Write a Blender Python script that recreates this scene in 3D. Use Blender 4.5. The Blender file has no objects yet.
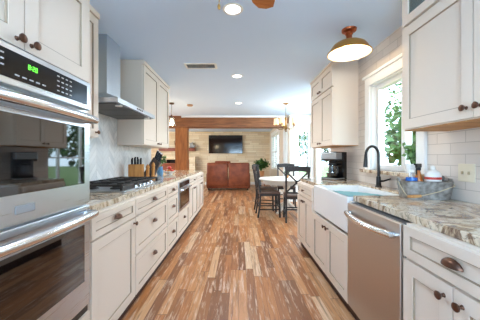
import bpy, bmesh, math, random
from mathutils import Vector, Matrix
random.seed(7)
C = bpy.context.scene.collection
PI = math.pi

# ---------------------------------------------------------------- camera, world, exposure
F = 245.0
EYE = 1.195
cam_d = bpy.data.cameras.new('camera')
cam = bpy.data.objects.new('camera', cam_d); C.objects.link(cam)
cam.location = (0, 0, EYE); cam.rotation_euler = (PI/2, 0, 0)
cam_d.sensor_width = 36; cam_d.lens = 36*F/480
cam_d.shift_x = 1.5/480; cam_d.shift_y = -2.0/480
cam_d.clip_start = 0.02
bpy.context.scene.camera = cam
vs = bpy.context.scene.view_settings
vs.view_transform = 'Standard'; vs.look = 'None'; vs.gamma = 1; vs.use_curve_mapping = False
vs.exposure = -0.42
w = bpy.data.worlds.new('sky'); bpy.context.scene.world = w; w.use_nodes = True
bg = w.node_tree.nodes['Background']
bg.inputs[0].default_value = (0.64, 0.84, 1.0, 1); bg.inputs[1].default_value = 10.0

def light(name, kind, loc, energy, color=(1,1,1), rot=(0,0,0), size=None, size_y=None, portal=False, radius=None, spot=None, blend=None, parent=None):
    l = bpy.data.lights.new(name, kind); l.energy = energy; l.color = color
    if kind == 'AREA':
        l.shape = 'RECTANGLE'; l.size = size; l.size_y = size_y or size
        if portal: l.cycles.is_portal = True
    if radius is not None: l.shadow_soft_size = radius
    if spot: l.spot_size = spot; l.spot_blend = blend or 0.5
    o = bpy.data.objects.new(name, l); C.objects.link(o)
    o.location = loc; o.rotation_euler = rot
    if parent: o.parent = parent
    return o
WARM = (1.0, 0.74, 0.46); NEUT = (0.84, 0.92, 1.0)
# daylight portals in the window openings (facing into the rooms)
light('portal', 'AREA', (0, -2.32, 1.5), 1, rot=(PI/2, 0, 0), size=1.9, size_y=1.2, portal=True)
light('portal', 'AREA', (1.52, 2.34, 1.53), 1, rot=(0, PI/2, 0), size=.92, size_y=0.72, portal=True)
light('portal', 'AREA', (1.785, 6.78, 1.2), 1, rot=(-PI/2, 0, 0), size=0.37, size_y=1.9, portal=True)
light('portal', 'AREA', (2.13, 5.37, 1.25), 1, rot=(0, PI/2, 0), size=1.9, size_y=1.8, portal=True)
light('portal', 'AREA', (1.50, 7.25, 1.1), 1, rot=(0, PI/2, 0), size=2.0, size_y=0.6, portal=True)
light('portal', 'AREA', (-4.58, 7.6, 1.3), 1, rot=(0, -PI/2, 0), size=1.9, size_y=3.4, portal=True)
sun = light('sun', 'SUN', (-6, 2, 12), 7.0, (1, 0.96, 0.90), rot=(math.radians(-8), math.radians(-28), 0)); sun.data.angle = 0.03
# added area lamps standing in for daylight from windows out of view
light('daylight_fill', 'AREA', (0, -2.15, 1.45), 230, (0.52, 0.76, 1.0), rot=(PI/2+1.0, 0, 0), size=1.9, size_y=1.2)  # rear fill lamp, tilted up to brighten the ceiling
light('daylight_fill', 'AREA', (2.07, 5.37, 2.13), 88, (0.64, 0.83, 1.0), rot=(0, PI/2-.4, 0), size=.24, size_y=2.0)  # strip lamp added at the nook window top to brighten the left cabinets
light('daylight_fill', 'AREA', (-4.45, 7.6, 1.3), 220, (1.0, 0.94, 0.86), rot=(0, -PI/2, 0), size=1.9, size_y=3.3)  # fill lamp added to brighten the living room

# ---------------------------------------------------------------- materials
def S(r, g, b):
    def f(c):
        c /= 255.0
        return c/12.92 if c <= 0.04045 else ((c+0.055)/1.055)**2.4
    return (f(r), f(g), f(b), 1)
def mat(name, col, rough=0.5, metal=0.0, emit=None, estr=0, coat=0.0, trans=0, spec=None):
    m = bpy.data.materials.new(name); m.use_nodes = True
    p = m.node_tree.nodes['Principled BSDF']
    p.inputs['Base Color'].default_value = col; p.inputs['Roughness'].default_value = rough
    p.inputs['Metallic'].default_value = metal
    if spec is not None: p.inputs['Specular IOR Level'].default_value = spec
    if emit: p.inputs['Emission Color'].default_value = emit; p.inputs['Emission Strength'].default_value = estr
    if coat: p.inputs['Coat Weight'].default_value = coat
    if trans: p.inputs['Transmission Weight'].default_value = trans
    return m
class N:
    """small node-tree writer"""
    def __init__(s, m): s.t = m.node_tree; s.p = s.t.nodes['Principled BSDF']
    def new(s, typ, **kw):
        n = s.t.nodes.new(typ)
        for k, v in kw.items(): setattr(n, k, v)
        return n
    def link(s, a, b): s.t.links.new(a, b)
    def setin(s, sock, v):
        if isinstance(v, (int, float, tuple)): sock.default_value = v
        else: s.link(v, sock)
    def math(s, op, a, b=0.0, c=0.0):
        n = s.new('ShaderNodeMath', operation=op)
        s.setin(n.inputs[0], a); s.setin(n.inputs[1], b); s.setin(n.inputs[2], c)
        return n.outputs[0]
    def xyz(s):
        tc = s.new('ShaderNodeTexCoord'); sp = s.new('ShaderNodeSeparateXYZ')
        s.link(tc.outputs['Object'], sp.inputs[0]); return sp.outputs[0], sp.outputs[1], sp.outputs[2]
    def comb(s, x, y, z):
        n = s.new('ShaderNodeCombineXYZ')
        for i, v in enumerate((x, y, z)): s.setin(n.inputs[i], v)
        return n.outputs[0]
    def noise(s, vec, scale, detail=4, rough=0.5, dist=0):
        n = s.new('ShaderNodeTexNoise'); s.link(vec, n.inputs['Vector'])
        n.inputs['Scale'].default_value = scale; n.inputs['Detail'].default_value = detail
        n.inputs['Roughness'].default_value = rough; n.inputs['Distortion'].default_value = dist
        return n.outputs['Fac']
    def white(s, vec):
        n = s.new('ShaderNodeTexWhiteNoise', noise_dimensions='3D'); s.link(vec, n.inputs['Vector']); return n.outputs['Value']
    def ramp(s, fac, stops, interp='LINEAR'):
        n = s.new('ShaderNodeValToRGB'); s.link(fac, n.inputs[0]); e = n.color_ramp.elements
        n.color_ramp.interpolation = interp
        while len(e) < len(stops): e.new(0.5)
        for i, (p, c) in enumerate(stops): e[i].position = p; e[i].color = c
        return n.outputs[0]
    def mix(s, fac, a, b, blend='MIX'):
        n = s.new('ShaderNodeMix', data_type='RGBA', blend_type=blend)
        s.setin(n.inputs[0], fac); s.setin(n.inputs[6], a); s.setin(n.inputs[7], b)
        return n.outputs[2]
    def base(s, c): s.link(c, s.p.inputs['Base Color'])
    def bump(s, h, strength=0.2, dist=0.005):
        n = s.new('ShaderNodeBump'); s.link(h, n.inputs['Height']); n.inputs['Strength'].default_value = strength
        n.inputs['Distance'].default_value = dist; s.link(n.outputs[0], s.p.inputs['Normal'])

M = {}
M['cab'] = mat('cabinet_paint', S(232, 216, 199), 0.42)
M['groove_brown'] = mat('cabinet_groove_brown', S(168, 147, 124), 0.6)
M['toe'] = mat('toe_kick_shade', S(74, 48, 38), 0.6)  # toe kick brown, darkened to paint in the floor shadow under the cabinets
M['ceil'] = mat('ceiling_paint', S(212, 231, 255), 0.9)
M['wall'] = mat('wall_paint', S(224, 212, 196), 0.85)
M['trim'] = mat('trim_paint', S(240, 240, 238), 0.5)
M['bronze'] = mat('oiled_bronze', S(104, 74, 60), 0.30, 0.85)
M['copper'] = mat('copper', S(170, 92, 58), 0.3, 0.9)
M['brass'] = mat('aged_brass', S(196, 146, 78), 0.34, 0.85)
M['black'] = mat('black_metal', S(30, 30, 32), 0.45, 0.3)
M['blackgloss'] = mat('black_gloss', S(14, 14, 16), 0.12)
M['faucet'] = mat('dark_faucet', S(46, 44, 44), 0.32, 0.7)
M['white'] = mat('white_ceramic', S(240, 240, 238), 0.18)
M['white_in'] = mat('white_enamel', S(245, 243, 236), 0.4)
M['plastic_w'] = mat('white_plastic', S(238, 236, 230), 0.4)
M['almond'] = mat('almond_plate', S(226, 214, 188), 0.4)
M['oldgold'] = mat('dark_gold', S(128, 98, 58), 0.4, 0.85)
M['tan_toggle'] = mat('toggle_tan', S(176, 156, 122), .45)
M['sill_leaf'] = mat('sill_leaf', S(112, 148, 84), .5)
M['iron'] = mat('cast_iron', S(50, 48, 48), 0.4, 0.3)
M['chair'] = mat('dark_chair', S(52, 48, 47), 0.5, 0.2)
M['seat'] = mat('chair_seat', S(98, 76, 64), 0.6)
M['table'] = mat('table_white', S(226, 216, 202), 0.4)
M['green'] = mat('leaf', S(52, 92, 34), 0.55)
M['leaf_lt'] = mat('leaf_light', S(74, 112, 46), 0.55)
M['bark'] = mat('bark', S(104, 84, 66), 0.9)
M['clay'] = mat('clay', S(190, 134, 88), 0.7)
M['red'] = mat('red', S(196, 52, 34), 0.4)
M['yellow'] = mat('yellow', S(226, 178, 60), 0.5)
M['blue'] = mat('blue_liquid', S(38, 110, 200), 0.25)
M['teal'] = mat('teal_matte', S(120, 168, 172), 0.85)
M['amber'] = mat('amber', S(190, 110, 40), 0.3)
M['grass'] = mat('grass', S(84, 108, 52), 0.95)
M['rope'] = mat('rope', S(196, 178, 146), 0.8)
M['bulb'] = mat('bulb_warm', (1, .85, .6, 1), 0.4, emit=(1.0, 0.72, 0.38, 1), estr=9)
M['lens'] = mat('recessed_lens', (1, 1, 1, 1), 0.4, emit=(1.0, 0.96, 0.9, 1), estr=6)
M['lampshade'] = mat('lamp_shade', S(250, 226, 180), 0.6, emit=(1.0, 0.72, 0.40, 1), estr=0.75)
M['green_led'] = mat('green_led', (0.1, 0.9, 0.05, 1), 0.4, emit=(0.25, 1.0, 0.1, 1), estr=1.6)
M['marks'] = mat('panel_print', S(190, 190, 190), 0.5)
M['darkgrey'] = mat('dark_grey', S(88, 88, 90), 0.5)
M['grey'] = mat('grey_plastic', S(150, 150, 150), 0.5)
M['cloth_red'] = mat('terracotta_cloth', S(140, 66, 40), 0.8)
M['brick_dark'] = mat('firebox', S(30, 24, 22), 0.9)

def stainless(name, col, rough, scale):
    m = mat(name, col, rough, 1.0); n = N(m); x, y, z = n.xyz()
    f = n.noise(n.comb(n.math('MULTIPLY', x, scale[0]), n.math('MULTIPLY', y, scale[1]), n.math('MULTIPLY', z, scale[2])), 1.0, 3)
    n.link(n.math('MULTIPLY_ADD', f, 0.16, rough-0.08), n.p.inputs['Roughness'])
    return m
M['steel'] = stainless('stainless', S(202, 208, 214), 0.30, (3, 300, 300))
M['steel_dw'] = stainless('stainless_panel', S(196, 190, 186), 0.36, (3, 3, 300))
M['chrome'] = mat('polished_steel', S(226, 226, 226), 0.24, 1.0)
M['oven_glass'] = mat('oven_glass', S(12, 12, 14), 0.03)
M['oven_glass'].node_tree.nodes['Principled BSDF'].inputs['IOR'].default_value = 1.95

def glass(name, tint=(1, 1, 1, 1), gl=0.07, rough=0.0):
    m = bpy.data.materials.new(name); m.use_nodes = True; t = m.node_tree; t.nodes.clear()
    o = t.nodes.new('ShaderNodeOutputMaterial'); mx = t.nodes.new('ShaderNodeMixShader')
    a = t.nodes.new('ShaderNodeBsdfTransparent'); b = t.nodes.new('ShaderNodeBsdfGlossy')
    a.inputs[0].default_value = tint; b.inputs[1].default_value = rough; mx.inputs[0].default_value = gl
    t.links.new(a.outputs[0], mx.inputs[1]); t.links.new(b.outputs[0], mx.inputs[2]); t.links.new(mx.outputs[0], o.inputs[0])
    return m
M['pane'] = glass('window_glass')
M['clear'] = glass('clear_glass', (.92, .95, .96, 1), 0.12, 0.05)
M['cabglass'] = glass('cabinet_glass', (.45, .55, .5, 1), 0.25, 0.05)
M['clear_plastic'] = glass('clear_plastic', (.86, .88, .9, 1), 0.2, 0.2)

def wood(name, c1, c2, c3, scale=(1, 12, 12), rough=0.5, freq=3.0):
    m = mat(name, c2, rough); n = N(m); x, y, z = n.xyz()
    v = n.comb(n.math('MULTIPLY', x, scale[0]), n.math('MULTIPLY', y, scale[1]), n.math('MULTIPLY', z, scale[2]))
    f = n.noise(v, freq, 6, 0.6, 0.6)
    n.base(n.ramp(f, [(0.28, c1), (0.5, c2), (0.72, c3)])); n.bump(f, 0.15, 0.002)
    return m
M['beam'] = wood('beam_wood', S(92, 52, 28), S(136, 82, 44), S(164, 106, 62), (0.8, 10, 10))
M['post'] = wood('post_wood', S(112, 62, 26), S(156, 92, 42), S(182, 118, 60), (10, 10, 0.8))
M['mantel'] = wood('mantel_wood', S(92, 40, 26), S(124, 58, 38), S(150, 80, 52), (1, 10, 10))
M['block'] = wood('block_wood', S(156, 98, 40), S(188, 128, 58), S(208, 152, 80), (10, 10, 1))
M['block_dark'] = wood('dark_block_wood', S(34, 28, 26), S(58, 48, 44), S(84, 70, 62), (10, 10, 1))
M['raw'] = wood('raw_wood', S(168, 112, 58), S(198, 142, 84), S(216, 168, 110), (10, 1, 10), 0.6)
M['blade'] = wood('fan_wood', S(150, 80, 32), S(188, 108, 48), S(208, 134, 70), (1, 14, 14), 0.4)
M['stand'] = wood('stand_wood', S(110, 66, 36), S(150, 94, 54), S(180, 122, 76), (10, 10, 1))

def leather():
    m = mat('leather', S(134, 66, 36), 0.42); n = N(m); x, y, z = n.xyz(); v = n.comb(x, y, z)
    f = n.noise(v, 5, 4)
    n.base(n.ramp(f, [(0.3, S(112, 52, 28)), (0.7, S(152, 80, 46))])); n.bump(n.noise(v, 14, 3), 0.5, 0.02)
    return m
M['leather'] = leather()

def granite():
    m = mat('granite', S(210, 196, 178), 0.07, spec=0.5); n = N(m); x, y, z = n.xyz(); v = n.comb(x, y, z)
    vv = n.comb(n.math('MULTIPLY', x, 1.5), n.math('MULTIPLY', y, 1.5), z)
    big = n.noise(vv, 2.6, 6, 0.55, 1.5)
    base = n.ramp(big, [(0.32, S(112, 86, 68)), (0.39, S(176, 148, 118)), (0.445, S(212, 192, 164)), (0.54, S(226, 211, 188)), (0.575, S(196, 168, 136)), (0.60, S(120, 92, 76)), (0.63, S(192, 166, 136)), (0.69, S(224, 208, 186)), (0.8, S(164, 134, 106))])
    wv = n.noise(vv, 4.2, 5, 0.6, 1.6)
    c = n.mix(n.ramp(wv, [(0.48, (0, 0, 0, 1)), (0.50, (.7, .7, .7, 1)), (0.52, (0, 0, 0, 1))]), base, S(86, 66, 56))
    mid = n.noise(v, 26, 5, 0.65, 0.8)
    c = n.mix(n.ramp(mid, [(0.57, (0, 0, 0, 1)), (0.68, (.5, .5, .5, 1))]), c, S(126, 100, 82))
    sp = n.noise(v, 95, 2, 0.5)
    c = n.mix(n.ramp(sp, [(0.60, (0, 0, 0, 1)), (0.68, (.4, .4, .4, 1))]), c, S(76, 62, 56))
    n.base(c); return m
M['granite'] = granite()

def subway():
    m = mat('subway_tile', S(226, 220, 212), 0.38, spec=0.25); n = N(m); x, y, z = n.xyz()
    br = n.new('ShaderNodeTexBrick'); n.link(n.comb(y, n.math('ADD', z, -0.914), 0.0), br.inputs['Vector'])
    br.inputs['Color1'].default_value = S(222, 211, 200); br.inputs['Color2'].default_value = S(215, 203, 192)
    br.inputs['Mortar'].default_value = S(186, 174, 162); br.inputs['Scale'].default_value = 1.0
    br.inputs['Mortar Size'].default_value = 0.0022; br.inputs['Brick Width'].default_value = 0.225; br.inputs['Row Height'].default_value = 0.0765
    n.base(br.outputs['Color']); n.bump(n.math('SUBTRACT', 1.0, br.outputs['Fac']), 0.35, 0.003)
    return m
M['subway'] = subway()

def chevron():
    m = mat('chevron_tile', S(232, 232, 230), 0.2); n = N(m); x, y, z = n.xyz()
    P = 0.24
    fr = n.math('FRACT', n.math('DIVIDE', y, P))
    tri = n.math('MULTIPLY', n.math('ABSOLUTE', n.math('SUBTRACT', fr, 0.5)), P)
    t = n.math('DIVIDE', n.math('ADD', z, tri), 0.072)
    v = n.math('FRACT', t)
    g1 = n.math('LESS_THAN', v, 0.05)
    g2 = n.math('LESS_THAN', n.math('FRACT', n.math('MULTIPLY', fr, 2.0)), 0.03)
    g = n.math('MAXIMUM', g1, g2)
    rnd = n.white(n.comb(n.math('FLOOR', n.math('DIVIDE', y, P/2)), n.math('FLOOR', t), 0.0))
    tile = n.ramp(rnd, [(0.0, S(214, 216, 216)), (1.0, S(240, 240, 238))])
    n.base(n.mix(g, tile, S(200, 200, 198))); n.bump(n.math('SUBTRACT', 1.0, g), 0.3, 0.002)
    return m
M['chevron'] = chevron()

def stonewall():
    m = mat('ledger_brick', S(214, 190, 156), 0.8); n = N(m); x, y, z = n.xyz()
    row = n.math('FLOOR', n.math('DIVIDE', z, 0.085))
    off = n.math('MULTIPLY', n.white(n.comb(row, 3.0, 1.0)), 0.6)
    a = n.math('DIVIDE', n.math('ADD', n.math('ADD', x, y), off), 0.42)
    idx = n.math('FLOOR', a)
    g = n.math('MAXIMUM', n.math('LESS_THAN', n.math('FRACT', n.math('DIVIDE', z, 0.085)), 0.12), n.math('LESS_THAN', n.math('FRACT', a), 0.025))
    rnd = n.white(n.comb(idx, row, 0.0))
    tile = n.ramp(rnd, [(0.0, S(220, 196, 160)), (0.4, S(232, 212, 180)), (0.75, S(240, 226, 200)), (1.0, S(216, 192, 160))])
    tile = n.mix(n.math('MULTIPLY', n.noise(n.comb(x, y, z), 9, 4), 0.3), tile, S(204, 176, 140))
    n.base(n.mix(g, tile, S(200, 178, 146))); n.bump(n.math('SUBTRACT', 1.0, g), 0.6, 0.01)
    return m
M['stone'] = stonewall()

def plank():
    m = mat('plank_floor', S(170, 108, 66), 0.36); n = N(m); x, y, z = n.xyz()
    W, L = 0.078, 0.86
    r = n.math('FLOOR', n.math('DIVIDE', x, W))
    off = n.math('MULTIPLY', n.white(n.comb(r, 5.0, 2.0)), 9.0)
    a = n.math('ADD', n.math('DIVIDE', y, L), off)
    i = n.math('FLOOR', a)
    rnd = n.white(n.comb(r, i, 0.0))
    grain = n.noise(n.comb(n.math('MULTIPLY', x, 48.0), n.math('MULTIPLY', y, 2.6), n.math('MULTIPLY', rnd, 40.0)), 1.0, 6, 0.65, 0.4)
    base = n.ramp(rnd, [(0.0, S(134, 82, 48)), (0.2, S(158, 100, 58)), (0.45, S(184, 116, 64)), (0.7, S(198, 132, 78)), (0.88, S(210, 158, 112)), (1.0, S(220, 180, 142))])
    c = n.mix(n.ramp(grain, [(0.30, (.75, .75, .75, 1)), (0.50, (0, 0, 0, 1))]), base, S(104, 62, 36))
    scr = n.noise(n.comb(n.math('MULTIPLY', x, 20.0), n.math('MULTIPLY', y, 2.0), n.math('MULTIPLY', rnd, 13.0)), 1.6, 6, 0.7, 0.5)
    c = n.mix(n.ramp(scr, [(0.52, (0, 0, 0, 1)), (0.66, (.75, .75, .75, 1))]), c, S(232, 202, 174))
    g = n.math('MAXIMUM', n.math('LESS_THAN', n.math('FRACT', n.math('DIVIDE', x, W)), 0.025), n.math('LESS_THAN', n.math('FRACT', a), 0.006))
    n.base(n.mix(n.math('MULTIPLY', g, 0.7), c, S(70, 38, 22)))
    n.link(n.math('MULTIPLY_ADD', grain, 0.25, 0.24), n.p.inputs['Roughness'])
    n.bump(grain, 0.12, 0.002)
    return m
M['plank'] = plank()

def galv():
    m = mat('galvanized', S(150, 146, 140), 0.5, 0.7); n = N(m); x, y, z = n.xyz()
    f = n.noise(n.comb(x, y, z), 34, 4)
    n.base(n.ramp(f, [(0.3, S(118, 112, 106)), (0.7, S(178, 174, 168))])); return m
M['galv'] = galv()
def screen():
    return mat('tv_screen', S(22, 18, 18), 0.10, spec=0.6)
M['screen'] = screen()

# ---------------------------------------------------------------- geometry helpers
def NB(): return bmesh.new()
def box(bm, x0, x1, y0, y1, z0, z1, r=0, seg=2):
    before = set(bm.verts)
    mtx = Matrix.Translation(((x0+x1)/2, (y0+y1)/2, (z0+z1)/2)) @ Matrix.Diagonal((abs(x1-x0), abs(y1-y0), abs(z1-z0), 1))
    g = bmesh.ops.create_cube(bm, size=1, matrix=mtx)
    if r:
        vs_ = g['verts']; es = list({e for v in vs_ for e in v.link_edges})
        bmesh.ops.bevel(bm, geom=es, offset=r, segments=seg, affect='EDGES', profile=0.5)
    return [v for v in bm.verts if v not in before]
def rot(bm, verts, ang, axis, center):
    bmesh.ops.rotate(bm, verts=verts, cent=center, matrix=Matrix.Rotation(ang, 3, axis))
def frame_of(d):
    d = d.normalized(); up = Vector((0, 0, 1)) if abs(d.z) < 0.95 else Vector((1, 0, 0))
    a = d.cross(up).normalized(); return a, d.cross(a).normalized()
def tube(bm, pts, r, seg=8, caps=True):
    pts = [Vector(p) for p in pts]; n = len(pts)
    rs = r if isinstance(r, (list, tuple)) else [r]*n
    rings = []; a0 = None
    for i, p in enumerate(pts):
        d = (pts[min(i+1, n-1)] - pts[max(i-1, 0)]).normalized()
        if a0 is None: a0, b0 = frame_of(d)
        else:
            a0 = (a0 - d*a0.dot(d))
            a0 = a0.normalized() if a0.length > 1e-5 else frame_of(d)[0]
            b0 = d.cross(a0).normalized()
        rings.append([bm.verts.new(p + (a0*math.cos(2*PI*k/seg) + b0*math.sin(2*PI*k/seg))*rs[i]) for k in range(seg)])
    for i in range(n-1):
        for k in range(seg):
            bm.faces.new((rings[i][k], rings[i][(k+1) % seg], rings[i+1][(k+1) % seg], rings[i+1][k]))
    if caps: bm.faces.new(rings[0][::-1]); bm.faces.new(rings[-1])
def bar(bm, p0, p1, w_, d_):
    """square bar between two points"""
    p0, p1 = Vector(p0), Vector(p1); a, b = frame_of(p1-p0)
    v = []
    for p in (p0, p1):
        for s, t in ((-1, -1), (1, -1), (1, 1), (-1, 1)): v.append(bm.verts.new(p + a*s*w_/2 + b*t*d_/2))
    for f in ((3, 2, 1, 0), (4, 5, 6, 7), (0, 1, 5, 4), (1, 2, 6, 5), (2, 3, 7, 6), (3, 0, 4, 7)): bm.faces.new([v[i] for i in f])
def lathe(bm, prof, c=(0, 0, 0), seg=24, axis='Z', sx=1, sy=1):
    c = Vector(c); rings = []
    def pt(a, b, h):
        if axis == 'Z': return Vector((a*sx, b*sy, h))
        if axis == 'Y': return Vector((a, -h, b))       # +h goes towards -Y
        return Vector((h, a, b))
    for r, h in prof:
        if r < 1e-6: rings.append([bm.verts.new(c + pt(0, 0, h))])
        else: rings.append([bm.verts.new(c + pt(r*math.cos(2*PI*k/seg), r*math.sin(2*PI*k/seg), h)) for k in range(seg)])
    for A, B in zip(rings, rings[1:]):
        for k in range(seg):
            k2 = (k+1) % seg
            if len(A) == 1 and len(B) == 1: continue
            if len(A) == 1: bm.faces.new((A[0], B[k2], B[k]))
            elif len(B) == 1: bm.faces.new((A[k], A[k2], B[0]))
            else: bm.faces.new((A[k], A[k2], B[k2], B[k]))
def cyl(bm, c, r, h, seg=20, axis='Z'): lathe(bm, [(0, 0), (r, 0), (r, h), (0, h)], c, seg, axis)
def prism(bm, poly, y0, y1):
    """polygon in (x,z) extruded along y"""
    A = [bm.verts.new((x, y0, z)) for x, z in poly]; B = [bm.verts.new((x, y1, z)) for x, z in poly]
    n = len(poly); bm.faces.new(A); bm.faces.new(B[::-1])
    for i in range(n): bm.faces.new((A[i], B[i], B[(i+1) % n], A[(i+1) % n]))
def sphere(bm, c, r, u=16, v=10, sc=(1, 1, 1)):
    bmesh.ops.create_uvsphere(bm, u_segments=u, v_segments=v, radius=1, matrix=Matrix.Translation(c) @ Matrix.Diagonal((r*sc[0], r*sc[1], r*sc[2], 1)))
def mesh(name, bm, m, smooth=False):
    bmesh.ops.recalc_face_normals(bm, faces=bm.faces)
    me = bpy.data.meshes.new(name); bm.to_mesh(me); bm.free(); me.materials.append(M[m] if isinstance(m, str) else m)
    if smooth:
        me.polygons.foreach_set('use_smooth', [True]*len(me.polygons)); me.set_sharp_from_angle(angle=math.radians(38))
    return me
def obj(name, bm, m=None, parent=None, smooth=False, loc=None, label=None):
    me = bm if isinstance(bm, bpy.types.Mesh) else mesh(name, bm, m, smooth)
    o = bpy.data.objects.new(name, me); C.objects.link(o)
    if parent is not None: o.parent = parent
    if loc is not None: o.location = loc
    if label: o['label'] = label
    return o
def tag(o, label, cat, group=None):
    o['label'] = label; o['category'] = cat
    if group: o['group'] = group
    return o
def thing(name, label, cat, loc=(0, 0, 0), rz=0, group=None):
    o = bpy.data.objects.new(name, None); C.objects.link(o); o.empty_display_size = 0.1
    o.location = loc; o.rotation_euler = (0, 0, rz); return tag(o, label, cat, group)
def copy_tree(o, parent=None):
    c = o.copy(); C.objects.link(c)
    if parent is not None: c.parent = parent
    for ch in list(o.children): copy_tree(ch, c)
    return c
def struct(name, bm, m, parent=None, smooth=False):
    o = obj(name, bm, m, parent, smooth)
    if parent is None: o['kind'] = 'structure'
    return o
def sroot(name, loc=(0, 0, 0)):
    o = bpy.data.objects.new(name, None); C.objects.link(o); o.location = loc; o['kind'] = 'structure'; return o

# ---------------------------------------------------------------- room
H = 2.38
WX = 1.46
XL, XR2, XLIV = -4.5, 2.08, 1.40
b = NB(); box(b, XL-.1, XR2+.1, -2.4, 11.15, -.10, 0); struct('floor', b, 'plank')
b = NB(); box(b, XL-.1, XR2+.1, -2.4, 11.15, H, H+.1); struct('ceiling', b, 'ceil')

def wall_x(name, xa, xb, ya, yb, m, holes=(), z1=H):
    """wall in a plane x=const with rectangular holes (y0,y1,z0,z1)"""
    b = NB(); ys = ya
    for (h0, h1, z0, zt) in sorted(holes):
        box(b, xa, xb, ys, h0, 0, z1)
        if z0 > 0: box(b, xa, xb, h0, h1, 0, z0)
        if zt < z1: box(b, xa, xb, h0, h1, zt, z1)
        ys = h1
    box(b, xa, xb, ys, yb, 0, z1); return struct(name, b, m)
def wall_y(name, ya, yb, xa, xb, m, holes=(), z1=H):
    b = NB(); xs = xa
    for (h0, h1, z0, zt) in sorted(holes):
        box(b, xs, h0, ya, yb, 0, z1)
        if z0 > 0: box(b, h0, h1, ya, yb, 0, z0)
        if zt < z1: box(b, h0, h1, ya, yb, zt, z1)
        xs = h1
    box(b, xs, xb, ya, yb, 0, z1); return struct(name, b, m)
WIN = (1.985, 2.70, 1.07, 1.99)
wall_x('wall_right', WX, WX+.15, -2.3, 3.90, 'subway', [WIN])
wall_x('wall_left', -WX-.15, -WX, -2.3, 4.10, 'chevron')
wall_y('wall_rear', -2.4, -2.3, XL, XR2, 'wall', [(-.95, .95, .9, 2.1)])
wall_y('wall_nook_near', 3.75, 3.90, WX+.15, XR2, 'wall')
wall_x('wall_nook_right', XR2, XR2+.1, 3.75, 6.85, 'wall', [(4.3, 6.45, .3, 2.30)])
wall_y('wall_nook_far', 6.70, 6.85, XLIV, XR2, 'wall', [(1.60, 1.97, .25, 2.15)])
wall_x('wall_living_right', XLIV, XLIV+.12, 6.85, 11.0, 'wall', [(6.95, 7.50, 0.0, 2.05), (8.45, 10.3, .75, 2.1)])
wall_y('wall_living_far', 11.0, 11.15, XL, XLIV+.12, 'stone')
wall_x('wall_living_left', XL-.1, XL, 3.95, 11.0, 'wall', [(5.9, 9.3, .35, 2.25)])
wall_y('wall_living_near', 3.95, 4.10, XL, -WX-.15, 'wall')
b = NB(); box(b, XL, XLIV, 6.88, 7.20, 2.06, H); struct('beam', b, 'beam')
b = NB(); box(b, -1.785, -1.455, 6.90, 7.18, 0, 2.06); struct('post', b, 'post')
b = NB(); box(b, XL, -3.5, 10.985, 11.0, 0, .12); box(b, -1.5, XLIV, 10.985, 11.0, 0, .12); struct('baseboard_far', b, 'trim')
b = NB(); box(b, XLIV-.015, XLIV, 7.58, 10.985, 0, .12); struct('baseboard_right', b, 'trim')
b = NB(); box(b, XLIV, XR2, 6.685, 6.70, 0, .12); struct('baseboard_nook', b, 'trim')
b = NB(); box(b, -1.6, XLIV, 6.84, 6.88, H-.05, H); struct('trim_1', b, 'trim')

# outside ground
b = NB(); box(b, -6, 6, -12, -2.45, -.15, -.08); struct('bounce_slab', b, mat('bounce_slab_grey', S(206, 202, 196), .9))  # unseen pale slab, added to bounce sunlight onto the ceiling
b = NB(); box(b, -30, 30, -30, 40, -.35, -.15); o = obj('lawn', b, 'grass'); o['kind'] = 'structure'

# windows --------------------------------------------------------
def window_x(name, xin, thick, y0, y1, z0, z1, side, mull=(), rails=(), casing=.09, door=False):
    """window in a plane x=const; side=+1: the room lies at smaller x"""
    root = sroot(name); s = side; xo = xin + s*thick
    def bx(b, xa, xb, *r): box(b, min(xa, xb), max(xa, xb), *r)
    b = NB(); f = .05
    xa, xb = xin + s*thick*.35, xin + s*thick*.8
    bx(b, xa, xb, y0, y0+f, z0, z1); bx(b, xa, xb, y1-f, y1, z0, z1)
    bx(b, xa, xb, y0+f, y1-f, z0, z0+f); bx(b, xa, xb, y0+f, y1-f, z1-f, z1)
    for y in mull: bx(b, xa, xb, y-.025, y+.025, z0+f, z1-f)
    for z in rails: bx(b, xa+s*.01, xb-s*.01, y0+f, y1-f, z-.012, z+.012)
    obj('window_frame', b, 'trim', root)
    xm = xin + s*thick*.58
    b = NB(); box(b, xm-.003, xm+.003, y0+.02, y1-.02, z0+.02, z1-.02); obj('window_pane', b, 'pane', root)
    if casing:
        b = NB(); c = casing; p = xin - s*.022
        bx(b, p, xin, y0-c, y0, z0-(0 if not door else 0), z1+c); bx(b, p, xin, y1, y1+c, z0, z1+c); bx(b, p, xin, y0, y1, z1, z1+c)
        bx(b, p-s*.02, xin, y0-c-.02, y1+c+.02, z1+c, z1+c+.03)
        obj('window_casing', b, 'trim', root)
        b = NB(); bx(b, xin, xin+s*thick*.9, y0, y0+.012, z0, z1); bx(b, xin, xin+s*thick*.9, y1-.012, y1, z0, z1); bx(b, xin, xin+s*thick*.9, y0, y1, z1-.012, z1)
        obj('window_jamb', b, 'trim', root)
    return root
w1 = window_x('window_1', WX, .15, *WIN, 1, mull=(2.25,))
b = NB(); box(b, WX-.07, WX+.09, WIN[0]-.12, WIN[1]+.12, 1.035, 1.07, .004); obj('window_sill', b, 'granite', w1)
w2 = window_x('window_2', XLIV, .12, 8.45, 10.3, .75, 2.1, 1, mull=(9.375,), casing=.09)
b = NB()
for (ya, yb) in ((8.51, 9.35), (9.40, 10.24)):
    for xx in ((ya, ya+.05), (yb-.05, yb)): box(b, XLIV+.004, XLIV+.036, xx[0], xx[1], .81, 2.04)
    box(b, XLIV+.004, XLIV+.036, ya, yb, 1.40, 1.46)
    z = .84
    while z < 2.02:
        v = box(b, XLIV-.012, XLIV+.052, ya+.05, yb-.05, z-.005, z+.005); rot(b, v, math.radians(-32), 'Y', (XLIV+.02, ya, z)); z += .085
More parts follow.
